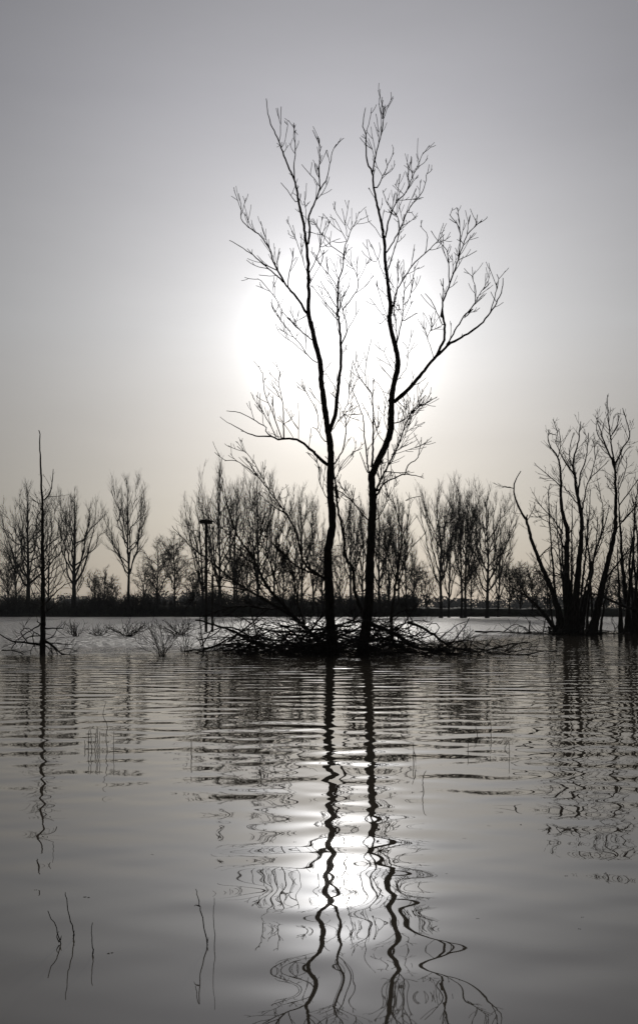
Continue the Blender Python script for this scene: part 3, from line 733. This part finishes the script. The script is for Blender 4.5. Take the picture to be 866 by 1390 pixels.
fallen('fallen_log', 'thick fallen log slanting down into the water at the left of the brush pile', 'log', 33.0, 72, on_water(387, 884), [
    (E(500, 892, 460, 880, 300, 830, 200, 780, 60, 735, 20, 728), 6.0, 2.2, TFd, .05), (E(240, 800, 320, 810, 355, 745), 2.4, .8, TF, .2), (E(150, 765, 90, 810, 30, 830), 2.0, .6, TFd, -.2)])
fallen('fallen_log', 'short log wedged in the brush pile against the left twin trunk', 'log', 32.4, 73, on_water(440, 886), [
    (E(670, 905, 620, 880, 560, 850, 500, 790, 420, 740), 5.5, 1.6, TFd, .15), (E(570, 855, 520, 860, 440, 850, 380, 862), 2.8, .8, TFd, .1), (E(600, 870, 640, 800, 655, 750), 2.4, .8, TF, .2)])
fallen('fallen_log', 'crossed log propped up steeply in the left brush pile', 'log', 32.0, 74, on_water(326, 886), [
    (E(235, 893, 280, 850, 320, 800, 365, 735), 3.6, 1.4, TF, .2), (E(300, 825, 250, 810, 190, 830), 1.8, .6, TFd, .1)])
fallen('fallen_willow', 'fallen willow stretching right along the water from the twin trunks', 'fallen tree', 32.0, 75, on_water(500, 880), [
    (F(150, 590, 200, 605, 280, 640, 360, 690, 440, 700, 540, 722), 7.0, 2.6, TFd, -.06),
    (F(330, 592, 380, 610, 430, 640, 500, 690, 600, 705, 620, 700, 662, 650), 4.2, 1.0, TFd, .08),
    (F(430, 640, 450, 610, 435, 595, 400, 600), 1.8, .7, TF, .3), (F(600, 705, 612, 735), 2.0, .8, TF, -.3),
    (F(480, 672, 560, 662, 640, 682, 700, 690), 2.2, .7, TF, .15), (F(260, 630, 300, 600, 360, 585, 420, 590), 2.6, .7, TFd, .2),
    (F(350, 600, 330, 560, 300, 520), 1.6, .5, TF, .2), (F(470, 640, 520, 600, 555, 590), 1.6, .6, TF, .3), (F(560, 712, 590, 650, 640, 640), 1.6, .6, TF, -.2)])
fallen('fallen_log', 'steep snapped limb leaning against the left twin trunk from its left', 'log', 32.6, 84, on_water(400, 886), [
    ([(392, 890), (410, 868), (428, 848), (446, 822)], 4.2, 2.0, TFd, .1), ([(412, 866), (404, 846), (390, 836)], 2.0, .7, TFd, .2), ([(425, 852), (432, 836), (430, 818)], 1.8, .6, TFd, -.2)])
fallen('fallen_log', 'snapped limb bridging the feet of the twin trunks', 'log', 32.3, 85, on_water(470, 886), [
    ([(436, 886), (455, 866), (476, 858), (500, 846), (520, 840)], 4.0, 1.2, TFd, .15), ([(470, 860), (480, 842), (476, 828)], 1.8, .6, TFd, .2), ([(488, 852), (505, 862), (525, 862)], 1.8, .6, TFd, -.2)])
fallen('driftwood', 'crooked drift branch at the right end of the brush pile', 'driftwood', dist_of(881), 76, on_water(690, 881), [
    (F(640, 700, 690, 686, 740, 678, 810, 672, 806, 690, 780, 712), 2.6, .9, TF, .05), (F(720, 682, 700, 735), 1.4, .6, TF, -.1), (F(690, 686, 660, 668), 1.4, .6, TF, .1)])
fallen('driftwood', 'long thin drift branch floating left of the willow clump', 'driftwood', dist_of(860), 77, on_water(690, 860), [
    (F(590, 627, 640, 628, 720, 630, 800, 634, 860, 634), 2.2, 1.2, TF, .05), (F(800, 632, 806, 585), 2.0, 1.4, None, .05), (F(700, 630, 745, 600, 790, 612), 1.6, .5, TF, .1), (F(810, 632, 770, 606, 740, 618), 1.2, .5, TF, -.1)])

# loose sticks of the brush pile: too many to count
def brush(label, boxes, seed, n):
    T = Tubes(); rng = random.Random(seed)
    for _ in range(n):
        (x0, x1, y0, Ya, Yb, wgt) = rng.choice(boxes)
        px = rng.uniform(x0, x1); Y = rng.uniform(Ya, Yb)
        top = CAM_H + (HORIZON - y0) / F_PX * Y
        z = -.06 + top * min(1, abs(rng.gauss(0, .44)))
        c = np.array([rng.gauss(0, 1), rng.gauss(0, .5), rng.gauss(.06, .20)])
        ln = rng.uniform(.5, 1.6) if rng.random() < .6 else rng.uniform(1.4, 2.9)
        m = 9
        p = shoot(rng, ((px - CX) / F_PX * Y, Y, z), c, ln, m, .42, -.01)
        r = rng.choice((.010, .013, .016, .022, .034)) * (.5 + ln * .28)
        rr = np.linspace(r, r * .3 + .003, m); T.add(p, rr)
        grow(T, rng, p, rr, .38, (.25, .9), .1, .02, (30, 75), 1, .006, .3)
    return tag(T.build('brushwood', DEAD), label, 'brushwood', kind='stuff')
brush('dark tangle of dead sticks heaped left of the twin trunks', [(285, 450, 858, 31.0, 35.0, 1), (320, 455, 842, 31.5, 34.5, 1), (390, 500, 840, 31.0, 34.0, 1), (270, 400, 872, 31.0, 34.0, 1), (340, 450, 838, 32, 35, 1), (400, 500, 838, 31, 34, 1), (370, 480, 842, 31, 33.5, 1)], 81, 470)
brush('dark tangle of dead sticks heaped right of the twin trunks', [(480, 570, 850, 31.0, 34.0, 1), (500, 640, 868, 31.2, 33.5, 1), (560, 690, 878, 31.5, 33.0, 1), (470, 560, 842, 31.2, 34, 1), (480, 540, 842, 31, 33.5, 1)], 82, 300)
brush('low line of flooded sticks under the right willow clump', [(735, 866, 852, 54.0, 60.0, 1), (700, 780, 857, 55, 59, 1)], 83, 130)

# ------------------------------------------------------------------ right willow clump
p0 = on_water(780, 861)
wc = Traced('willow_clump', 'many stemmed bare willow clump standing in the water on the right', 'tree', p0, p0[1], 606)
wl = dict(spacing=.30, lens=(.5, 2.0), t0=.3, up=.07, rmin=.012)
wd = dict(spacing=.28, lens=(.5, 2.2), t0=.12, up=.05, rmin=.012)
STEMS = [
 (G(385, 1320, 375, 1270, 330, 1120, 290, 1020, 245, 910, 215, 830, 185, 720, 150, 660, 118, 550, 155, 460), 7.0, 1.0, dict(spacing=.8, lens=(.4, 1.3), t0=.3, up=.07, rmin=.012), -.1, .6),
 (G(345, 1320, 320, 1270, 260, 1190, 190, 1120, 110, 1070), 4.6, 1.0, wd, -.2, .4),
 (G(405, 1320, 400, 1100, 395, 900, 400, 780, 370, 660, 365, 500, 350, 390, 305, 320, 300, 240), 8.5, .8, wl, .05, 0),
 (G(435, 1320, 455, 1000, 470, 850, 475, 720, 455, 600, 440, 500, 430, 410, 455, 320, 470, 200), 8.0, .8, wl, -.05, -.4),
 (G(470, 1320, 500, 1120, 530, 1000, 540, 900, 590, 760, 620, 640), 5.0, .7, wl, .15, .8),
 (G(525, 1320, 545, 1240, 580, 1080, 620, 900, 650, 760, 652, 560, 645, 440, 600, 330, 570, 240, 550, 180), 7.5, .7, wl, .05, -.6),
 (G(415, 1320, 385, 1150, 378, 960, 370, 830, 372, 700), 4.0, 1.0, wd, .2, 1.0),
 (G(480, 1320, 470, 1190, 520, 960, 500, 850, 490, 750), 3.4, .7, wd, -.2, .9),
]
for pth, a, b, tw, ln, dY in STEMS:
    wc.limb('stem', pth, a * 1.38, b, twig=tw, lean=ln, Y=p0[1] + dY, flare=.35)
wt = dict(spacing=.33, lens=(.4, 1.5), t0=.1, up=.08, rmin=.012)
for pth, a, b, tw in [
 (G(120, 552, 65, 540), 1.2, .5, wt), (G(187, 720, 190, 690), 2.4, 1.6, None), (G(190, 720, 235, 640), 1.0, .5, wt),
 (G(250, 915, 320, 860, 360, 930, 385, 1010), 1.8, .8, wd), (G(290, 1020, 330, 990, 390, 1020), 1.8, .8, wd),
 (G(305, 1030, 260, 1000, 225, 960), 1.4, .6, wd), (G(350, 270, 330, 200), 1.2, .5, wt), (G(350, 395, 365, 320, 355, 240), 1.4, .5, wt),
 (G(366, 540, 320, 500, 240, 435), 1.4, .5, wt), (G(378, 790, 330, 720, 230, 610), 2.4, .6, wd), (G(395, 900, 340, 760, 250, 700), 1.8, .5, wd),
 (G(447, 500, 380, 400, 335, 300), 2.4, .6, wt), (G(475, 710, 490, 590, 520, 500, 605, 420), 2.2, .6, wt), (G(460, 640, 420, 590, 380, 540), 1.6, .6, wt),
 (G(455, 600, 470, 480, 500, 380, 510, 260), 2.4, .6, wt), (G(440, 480, 410, 380, 430, 260), 1.5, .5, wt), (G(520, 500, 545, 380, 530, 290), 1.4, .5, wt),
 (G(535, 930, 580, 830, 590, 760), 1.8, .6, wd), (G(560, 850, 590, 700, 560, 520), 1.6, .5, wt),
 (G(650, 440, 625, 300, 612, 160, 610, 60), 2.6, .5, wt), (G(652, 425, 690, 340, 725, 270, 690, 130), 2.2, .5, wt), (G(655, 470, 700, 360, 735, 330), 1.4, .5, wt),
 (G(600, 330, 560, 270, 548, 200), 1.3, .5, wt), (G(620, 300, 660, 220, 670, 160), 1.2, .5, wt), (G(595, 1035, 680, 925, 740, 850), 2.8, 1.2, wt), (G(640, 800, 690, 720, 772, 640), 1.8, .6, wt),
 (G(200, 1130, 150, 1060, 110, 1000), 1.6, .5, wd), (G(245, 1175, 230, 1080, 190, 1000), 1.4, .5, wd), (G(455, 1040, 420, 960, 430, 850), 1.4, .5, wd)]:
    wc.limb('branch', pth, a, b, twig=tw)
for k, (x0, x1, top, w, dY) in enumerate([(352, 300, 560, 4.2, .9), (420, 425, 620, 4.6, -.5), (455, 520, 560, 4.4, 1.2), (500, 560, 700, 3.6, -.8), (550, 640, 720, 4.0, 1.0), (395, 340, 640, 3.6, 1.4), (570, 700, 860, 3.0, .2), (330, 215, 980, 2.8, -.6), (535, 500, 640, 3.4, 1.6)]):
    xm = x0 + (x1 - x0) * .45
    wc.limb('stem', G(x0, 1320, x0 + (x1 - x0) * .15, 1180, xm, 1000, x0 + (x1 - x0) * .8, (1000 + top) / 2, x1, top), w, .8, twig=dict(spacing=.33, lens=(.4, 1.9), t0=.22, up=.08, rmin=.012), lean=(-.2, .15, .3)[k % 3], Y=p0[1] + dY, flare=.4)
T = Tubes(); rng = random.Random(9)
for k in range(40):
    px = rng.uniform(745, 815); Y = p0[1] + rng.uniform(-1.2, 1.6)
    b0 = np.array([(px - CX) / F_PX * Y, Y, -.15])
    c = np.array([rng.gauss(0, 1.0), rng.gauss(0, .4), rng.uniform(.15, .9)])
    p = shoot(rng, b0, c, rng.uniform(.5, 1.5), 6, .35, -.03); T.add(p, np.linspace(rng.uniform(.05, .14), .03, 6))
T.build('root_stool', BARK, wc.root)

p0 = on_water(850, 861)
we = Traced('willow_tree', 'bare willow at the right edge beside the big clump', 'tree', p0, p0[1] + .6, 707)
for pth, a, b, tw, ln, dY in [
 (G(725, 1320, 715, 1180, 700, 1060, 685, 900, 680, 800, 668, 620, 665, 520), 5.0, .8, wl, .05, .6), (G(682, 1320, 675, 1150, 665, 1000, 660, 850), 3.6, .8, wl, .15, 0),
 (G(755, 1320, 740, 1100, 725, 960, 740, 830, 765, 720), 4.4, .9, wd, -.1, 1.0), (G(800, 1320, 820, 1000, 840, 700, 860, 500, 850, 380), 6.0, .8, wl, .05, 0.3),
 (G(830, 1320, 900, 900, 930, 650, 920, 480), 5.0, .8, wl, .1, .8),
 (G(742, 1320, 752, 1150, 770, 960, 762, 760, 740, 600), 3.4, .8, wl, .2, -.5), (G(705, 1320, 722, 1120, 745, 900, 752, 700, 770, 520), 3.2, .8, wl, -.2, .3), (G(770, 1320, 765, 1120, 745, 920, 735, 780), 3.6, .8, wd, .1, 1.3)]:
    we.limb('stem', pth, a * 1.6, b, twig=tw, lean=ln, Y=p0[1] + dY, flare=.3)
for pth, a, b, tw in [
 (G(688, 725, 760, 640, 800, 560), 2.0, .6, wt), (G(700, 1060, 690, 960, 720, 860), 1.6, .6, wd), (G(672, 640, 730, 560, 772, 500), 1.6, .5, wt), (G(825, 950, 790, 820, 770, 700), 2.4, .6, wt),
 (G(845, 660, 800, 480, 768, 370), 2.0, .6, wt), (G(850, 560, 890, 440, 880, 340), 1.6, .5, wt), (G(668, 560, 710, 440, 705, 380), 1.2, .5, wt)]:
    we.limb('branch', pth, a, b, twig=tw)
fallen('leaning_log', 'broken willow log slanting between the clump and the right edge willow', 'log', 57.0, 78, on_water(866, 862), [
    (G(850, 1260, 772, 1195, 700, 1172, 620, 1135, 560, 1112, 470, 1085), 5.0, 1.6, dict(spacing=.5, lens=(.4, 1.6), t0=.1, up=.05, rmin=.012), -.15), (G(600, 1125, 560, 1080, 520, 1060), 1.6, .7, wt, .2)], mat=BARK)

# ------------------------------------------------------------------ bushes on the left
def bush(name, label, px, py, half, top, n, seed, spread=1.0, group='flooded bushes', cat='bush', lean=0.0):
    b0 = on_water(px, py); Y = b0[1]; s = Y / F_PX; rng = random.Random(seed)
    root = empty(name, b0, label, cat, group)
    T = Tubes(); H = CAM_H + (HORIZON - top) * s
    for _ in range(int(n * .8)):
        a = rng.uniform(-1, 1)
        tip = np.array([(a + lean) * half * s, rng.uniform(-1, 1) * half * s * .7, H * rng.uniform(.55, 1.0) * (1 - .35 * a * a)])
        st = b0 + np.array([rng.gauss(0, .08), rng.gauss(0, .08), -.1])
        mid = st + tip * np.array([.42, .42, .55])
        p = spline([st, mid, b0 + tip], 8) + np.array([[rng.gauss(0, .03) for _ in range(3)] for _ in range(8)])
        r = rng.uniform(.008, .016) * Y / 33; rr = np.linspace(r, .005 * Y / 33, 8); T.add(p, rr)
        grow(T, rng, p, rr, .22, (.2, .7), .25, .05, (20, 50), 1, .005 * Y / 33, .25)
    T.build('stems', TWIG, root)
bush('bush', 'fan shaped flooded bush left of the brush pile', 222, 890, 36, 842, 34, 11, lean=-.35)
bush('bush', 'sparse upright bush between the fan bush and the brush pile', 252, 887, 16, 840, 14, 12)
bush('bush', 'small leafless bush standing in water right of the snag', 103, 864, 16, 840, 22, 13)
bush('bush', 'low spreading bush on the water above the fan bush', 172, 864, 34, 842, 40, 14)
bush('bush', 'low wide bush above and right of the fan bush', 245, 862, 40, 838, 40, 15)
bush('bush', 'low twiggy bush touching the small bush right of the snag', 135, 863, 20, 846, 22, 16)

# ------------------------------------------------------------------ nest pole
Yp = 64.0; s = Yp / F_PX; base = np.array([(280 - CX) * s, Yp, 0.0])
root = empty('nest_pole', base, 'tall wooden nest pole with a round platform on top', 'pole')
top_z = CAM_H + (HORIZON - 708) * s
T = Tubes(); T.add([base + (0, 0, -.6), base + (0.01, 0, top_z * .5), base + (0, 0, top_z)], [.105, .10, .095], 10); T.build('pole', DEAD, root)
n = 20; v = []; f = []
for z0, r in ((top_z - .10, .42), (top_z - .04, .50), (top_z + .06, .50)):
    v += [(base[0] + r * math.cos(2 * math.pi * i / n), Yp + r * math.sin(2 * math.pi * i / n), z0) for i in range(n)]
f = [(a * n + i, a * n + (i + 1) % n, (a + 1) * n + (i + 1) % n, (a + 1) * n + i) for a in range(2) for i in range(n)] + [tuple(range(n))[::-1], tuple(range(2 * n, 3 * n))]
T = Tubes(); T.solid(v, f); T.build('platform', DEAD, root, smooth=False)
for q in range(2):
    a = q * math.pi / 2 + .3; d = np.array([math.cos(a), math.sin(a), 0])
    T = Tubes(); c = base + (0, 0, top_z - .13 - .06 * q); T.add([c - d * .46, c, c + d * .46], [.045] * 3, 6); T.build('crossbeam', DEAD, root)
T = Tubes(); rng = random.Random(2)
for _ in range(60):
    a = rng.uniform(0, 6.28); r = rng.uniform(.2, .44); c = base + (r * math.cos(a), r * math.sin(a), top_z + .07 + rng.random() * .06)
    d = np.array([-math.sin(a), math.cos(a), rng.gauss(0, .15)]) ; T.add([c - d * .17, c, c + d * .17], [.008] * 3, 3)
T.build('nest', DEAD, root)
p2 = base + np.array([.40, .5, 0])
root = empty('mooring_post', p2, 'shorter wooden post close behind the nest pole', 'post')
T = Tubes(); T.add([p2 + (0, 0, -.6), p2 + (0, 0, 1.8), p2 + (.01, 0, CAM_H + (HORIZON - 782) * s)], [.09, .085, .08], 9); T.build('post', DEAD, root)
T = Tubes(); c = p2 + (0.005, 0, CAM_H + (HORIZON - 782) * s); T.add([c + (0, 0, -.01), c + (0, 0, .05)], [.12, .10], 9); T.build('cap', DEAD, root)

# ------------------------------------------------------------------ reeds and floating bits near the camera
Z6 = conv(0, 900, 2.0); Z7 = conv(433, 900, 2.0)
def reed(label, foot, path, w, flag=None, name='reed_stalk', twin=None):
    """foot = where it meets the water (photo pixel); path = the rest of the stalk"""
    b0 = on_water(*foot); Y = b0[1]; s = Y / F_PX; rng = random.Random(int(foot[0] * 7 + foot[1]))
    root = empty(name, b0, label, 'reed', 'reed stalks in the near water')
    T = Tubes(); pts = [b0 + (0, 0, -.12), b0] + [at(x, y, Y + (k + 1) * rng.uniform(-.03, .03)) for k, (x, y) in enumerate(path)]
    p = spline(pts, 14); p[3:] += np.array([[rng.gauss(0, .0022) for _ in range(3)] for _ in range(11)])
    w *= 1.25; T.add(p, np.linspace(w * s * .5, w * s * .25, 14), 6); T.build('stalk', REED, root)
    if flag:
        for fpth in flag:
            T = Tubes(); q = [at(x, y, Y + .01 * k) for k, (x, y) in enumerate(fpth)]; q = spline(q, 7)
            T.add(q, np.linspace(w * s * .5, w * s * .12, 7), 5); T.build('leaf', REED, root)
R = reed
R('bent reed stalk at the bottom left, shortest of its pair', Z6(164, 762)[0], Z6(160, 738, 148, 705, 131, 675), 1.6, [Z6(162, 758, 155, 742, 161, 728), Z6(165, 752, 168, 740)])
R('tall curved reed stalk at the bottom left, taller of its pair', Z6(198, 748)[0], Z6(201, 730, 190, 690, 182, 655, 178, 622), 1.5, [Z6(200, 742, 203, 726)])
R('straight reed stub right of the bottom left pair', Z6(253, 792)[0], Z6(252, 770, 250, 738, 250, 705), 1.4, [Z6(253, 790, 256, 775)])
R('slanting reed stalk with one small side leaf', Z6(564, 766)[0], Z6(556, 725, 546, 675, 540, 645, 533, 615), 1.5, [Z6(541, 660, 533, 657, 528, 660), Z6(563, 760, 566, 745)])
R('upright thin reed right beside the slanting reed', Z6(582, 772)[0], Z6(582, 730, 581, 690, 582, 636), 1.0)
R('lone straight reed in open water left of the sun glitter', Z6(520, 256)[0], Z6(520, 240, 520, 206), 1.3)
for k, (x, dx, h) in enumerate([(232, -1, 26), (241, 1, 54), (250, -4, 58), (258, 6, 58), (264, 3, 60), (270, 2, 50)]):
    R('thin reed of the tight little clump in front of the snag', (x / 2, 1018 + (k % 3)), [((x + dx * .5) / 2, 1018 - h * .3), ((x + dx) / 2, 1018 - h * .5)], 1.0)
R('crooked leaning reed just right of the little reed clump', Z6(292, 236)[0], Z6(288, 200, 292, 170, 280, 140, 290, 105), .9)
R('short reed stub far right of the little reed clump', Z6(309, 242)[0], Z6(309, 215, 310, 185), .8)
R('pointed broken reed right of the tree reflections', Z7(257, 276)[0], Z7(256, 250, 255, 219), 1.2, [Z7(256, 240, 261, 252, 262, 272)])
R('hooked reed curving over right of the tree reflections', Z7(284, 350)[0], Z7(281, 330, 282, 310, 290, 292), 1.2)
R('upright reed standing before the flooded poplar reflections', Z7(466, 205)[0], Z7(466, 180, 464, 155), .9)
R('slanted reed left of the reed before the poplar reflections', Z7(430, 200)[0], Z7(426, 180, 420, 158), .9)
R('short reed pair stub near the poplar reflections', Z7(404, 244)[0], Z7(404, 225, 403, 206), .9)
R('bent reed near the willow clump reflection', Z7(504, 232)[0], Z7(508, 222, 514, 212), .9)
R('little reed at the foot of the willow reflection', Z7(516, 255)[0], Z7(516, 235, 515, 212), .8)
R('slim reed beside the sun glitter on its left', Z6(146, 505)[0], Z6(145, 495, 144, 484), .8)

def floating(name, label, px, py, len_px, seed, cat):
    b0 = on_water(px, py, -.0012); s = b0[1] / F_PX; rng = random.Random(seed)
    a = rng.uniform(-.5, .5); L = len_px * s; w = L * rng.uniform(.16, .3)
    d = np.array([math.cos(a), math.sin(a), 0]); e_ = np.array([-d[1], d[0], 0])
    v, f = [], []
    n = 7
    for i in range(n):
        t = i / (n - 1); ww = w * math.sin(math.pi * (.08 + .86 * t)) * rng.uniform(.8, 1.1)
        c = b0 + d * L * (t - .5) + np.array([0, 0, .0008 * math.sin(9 * t)])
        th = .0015
        v += [c + e_ * ww + (0, 0, .02 * ww + th), c + (0, 0, th), c - e_ * ww + (0, 0, .02 * ww + th), c - e_ * ww + (0, 0, -th), c - (0, 0, th * 1.5), c + e_ * ww + (0, 0, -th)]
    for i in range(n - 1):
        for j in range(6):
            f.append((i * 6 + j, i * 6 + (j + 1) % 6, (i + 1) * 6 + (j + 1) % 6, (i + 1) * 6 + j))
    f += [tuple(range(6))[::-1], tuple(range((n - 1) * 6, n * 6))]
    o = plain_mesh(name, np.array(v) - b0, f, LEAFM); o.location = b0
    tag(o, label, cat, 'leaf litter floating on the near water')
FL = [(228, 1022, 11, 'floating twig left of the lone straight reed'), (238, 1029, 4, 'tiny leaf floating below the floating twig'), (150, 1294, 9, 'dark leaf floating by the bottom left reeds'),
      (663, 1121, 4, 'dark leaf floating in the calm water right of the sun glitter'), (768, 1189, 5, 'dark leaf floating below the willow clump reflection'), (790, 1245, 4, 'leaf floating below the right hand reflections in calm water'),
      (786, 1261, 4, 'leaf floating nearest the bottom right corner'), (630, 1138, 4, 'small leaf floating just left of the calm water leaf'), (49, 1208, 4, 'leaf floating under the snag reflection'),
      (118, 1218, 10, 'thin straw floating above the bottom left reeds'), (400, 1143, 4, 'leaf floating just left of the sun glitter'), (606, 1186, 3, 'speck of leaf floating right of the sun glitter'),
      (648, 1247, 4, 'leaf floating low between glitter and bottom right'), (8, 912, 14, 'dark drift twig floating at the left edge'), (207, 1160, 4, 'leaf floating in calm water left of the glitter')]
for k, (px, py, ln, lab) in enumerate(FL):
    floating('floating_leaf' if 'leaf' in lab else 'floating_twig', lab, px, py, ln, 900 + k, 'leaf' if 'leaf' in lab else 'twig')

# ------------------------------------------------------------------ the hazy air
HAZE = True
if HAZE:
    m = bpy.data.materials.new('thin haze'); m.use_nodes = True; nt = m.node_tree; nt.nodes.clear()
    vol = nt.nodes.new('ShaderNodeVolumePrincipled'); vol.inputs['Color'].default_value = (.90, .95, 1.0, 1); vol.inputs['Density'].default_value = .00014; vol.inputs['Anisotropy'].default_value = .1
    o_ = nt.nodes.new('ShaderNodeOutputMaterial'); nt.links.new(vol.outputs[0], o_.inputs['Volume'])
    x, y0, y1, z0, z1 = 1300, -60, 1500, -2.3, 40
    v = [(-x, y0, z0), (x, y0, z0), (x, y1, z0), (-x, y1, z0), (-x, y0, z1), (x, y0, z1), (x, y1, z1), (-x, y1, z1)]
    f = [(3, 2, 1, 0), (4, 5, 6, 7), (0, 1, 5, 4), (1, 2, 6, 5), (2, 3, 7, 6), (3, 0, 4, 7)]
    hz = plain_mesh('haze', v, f, m); tag(hz, 'thin pale winter haze over the flooded land', 'haze', kind='stuff')
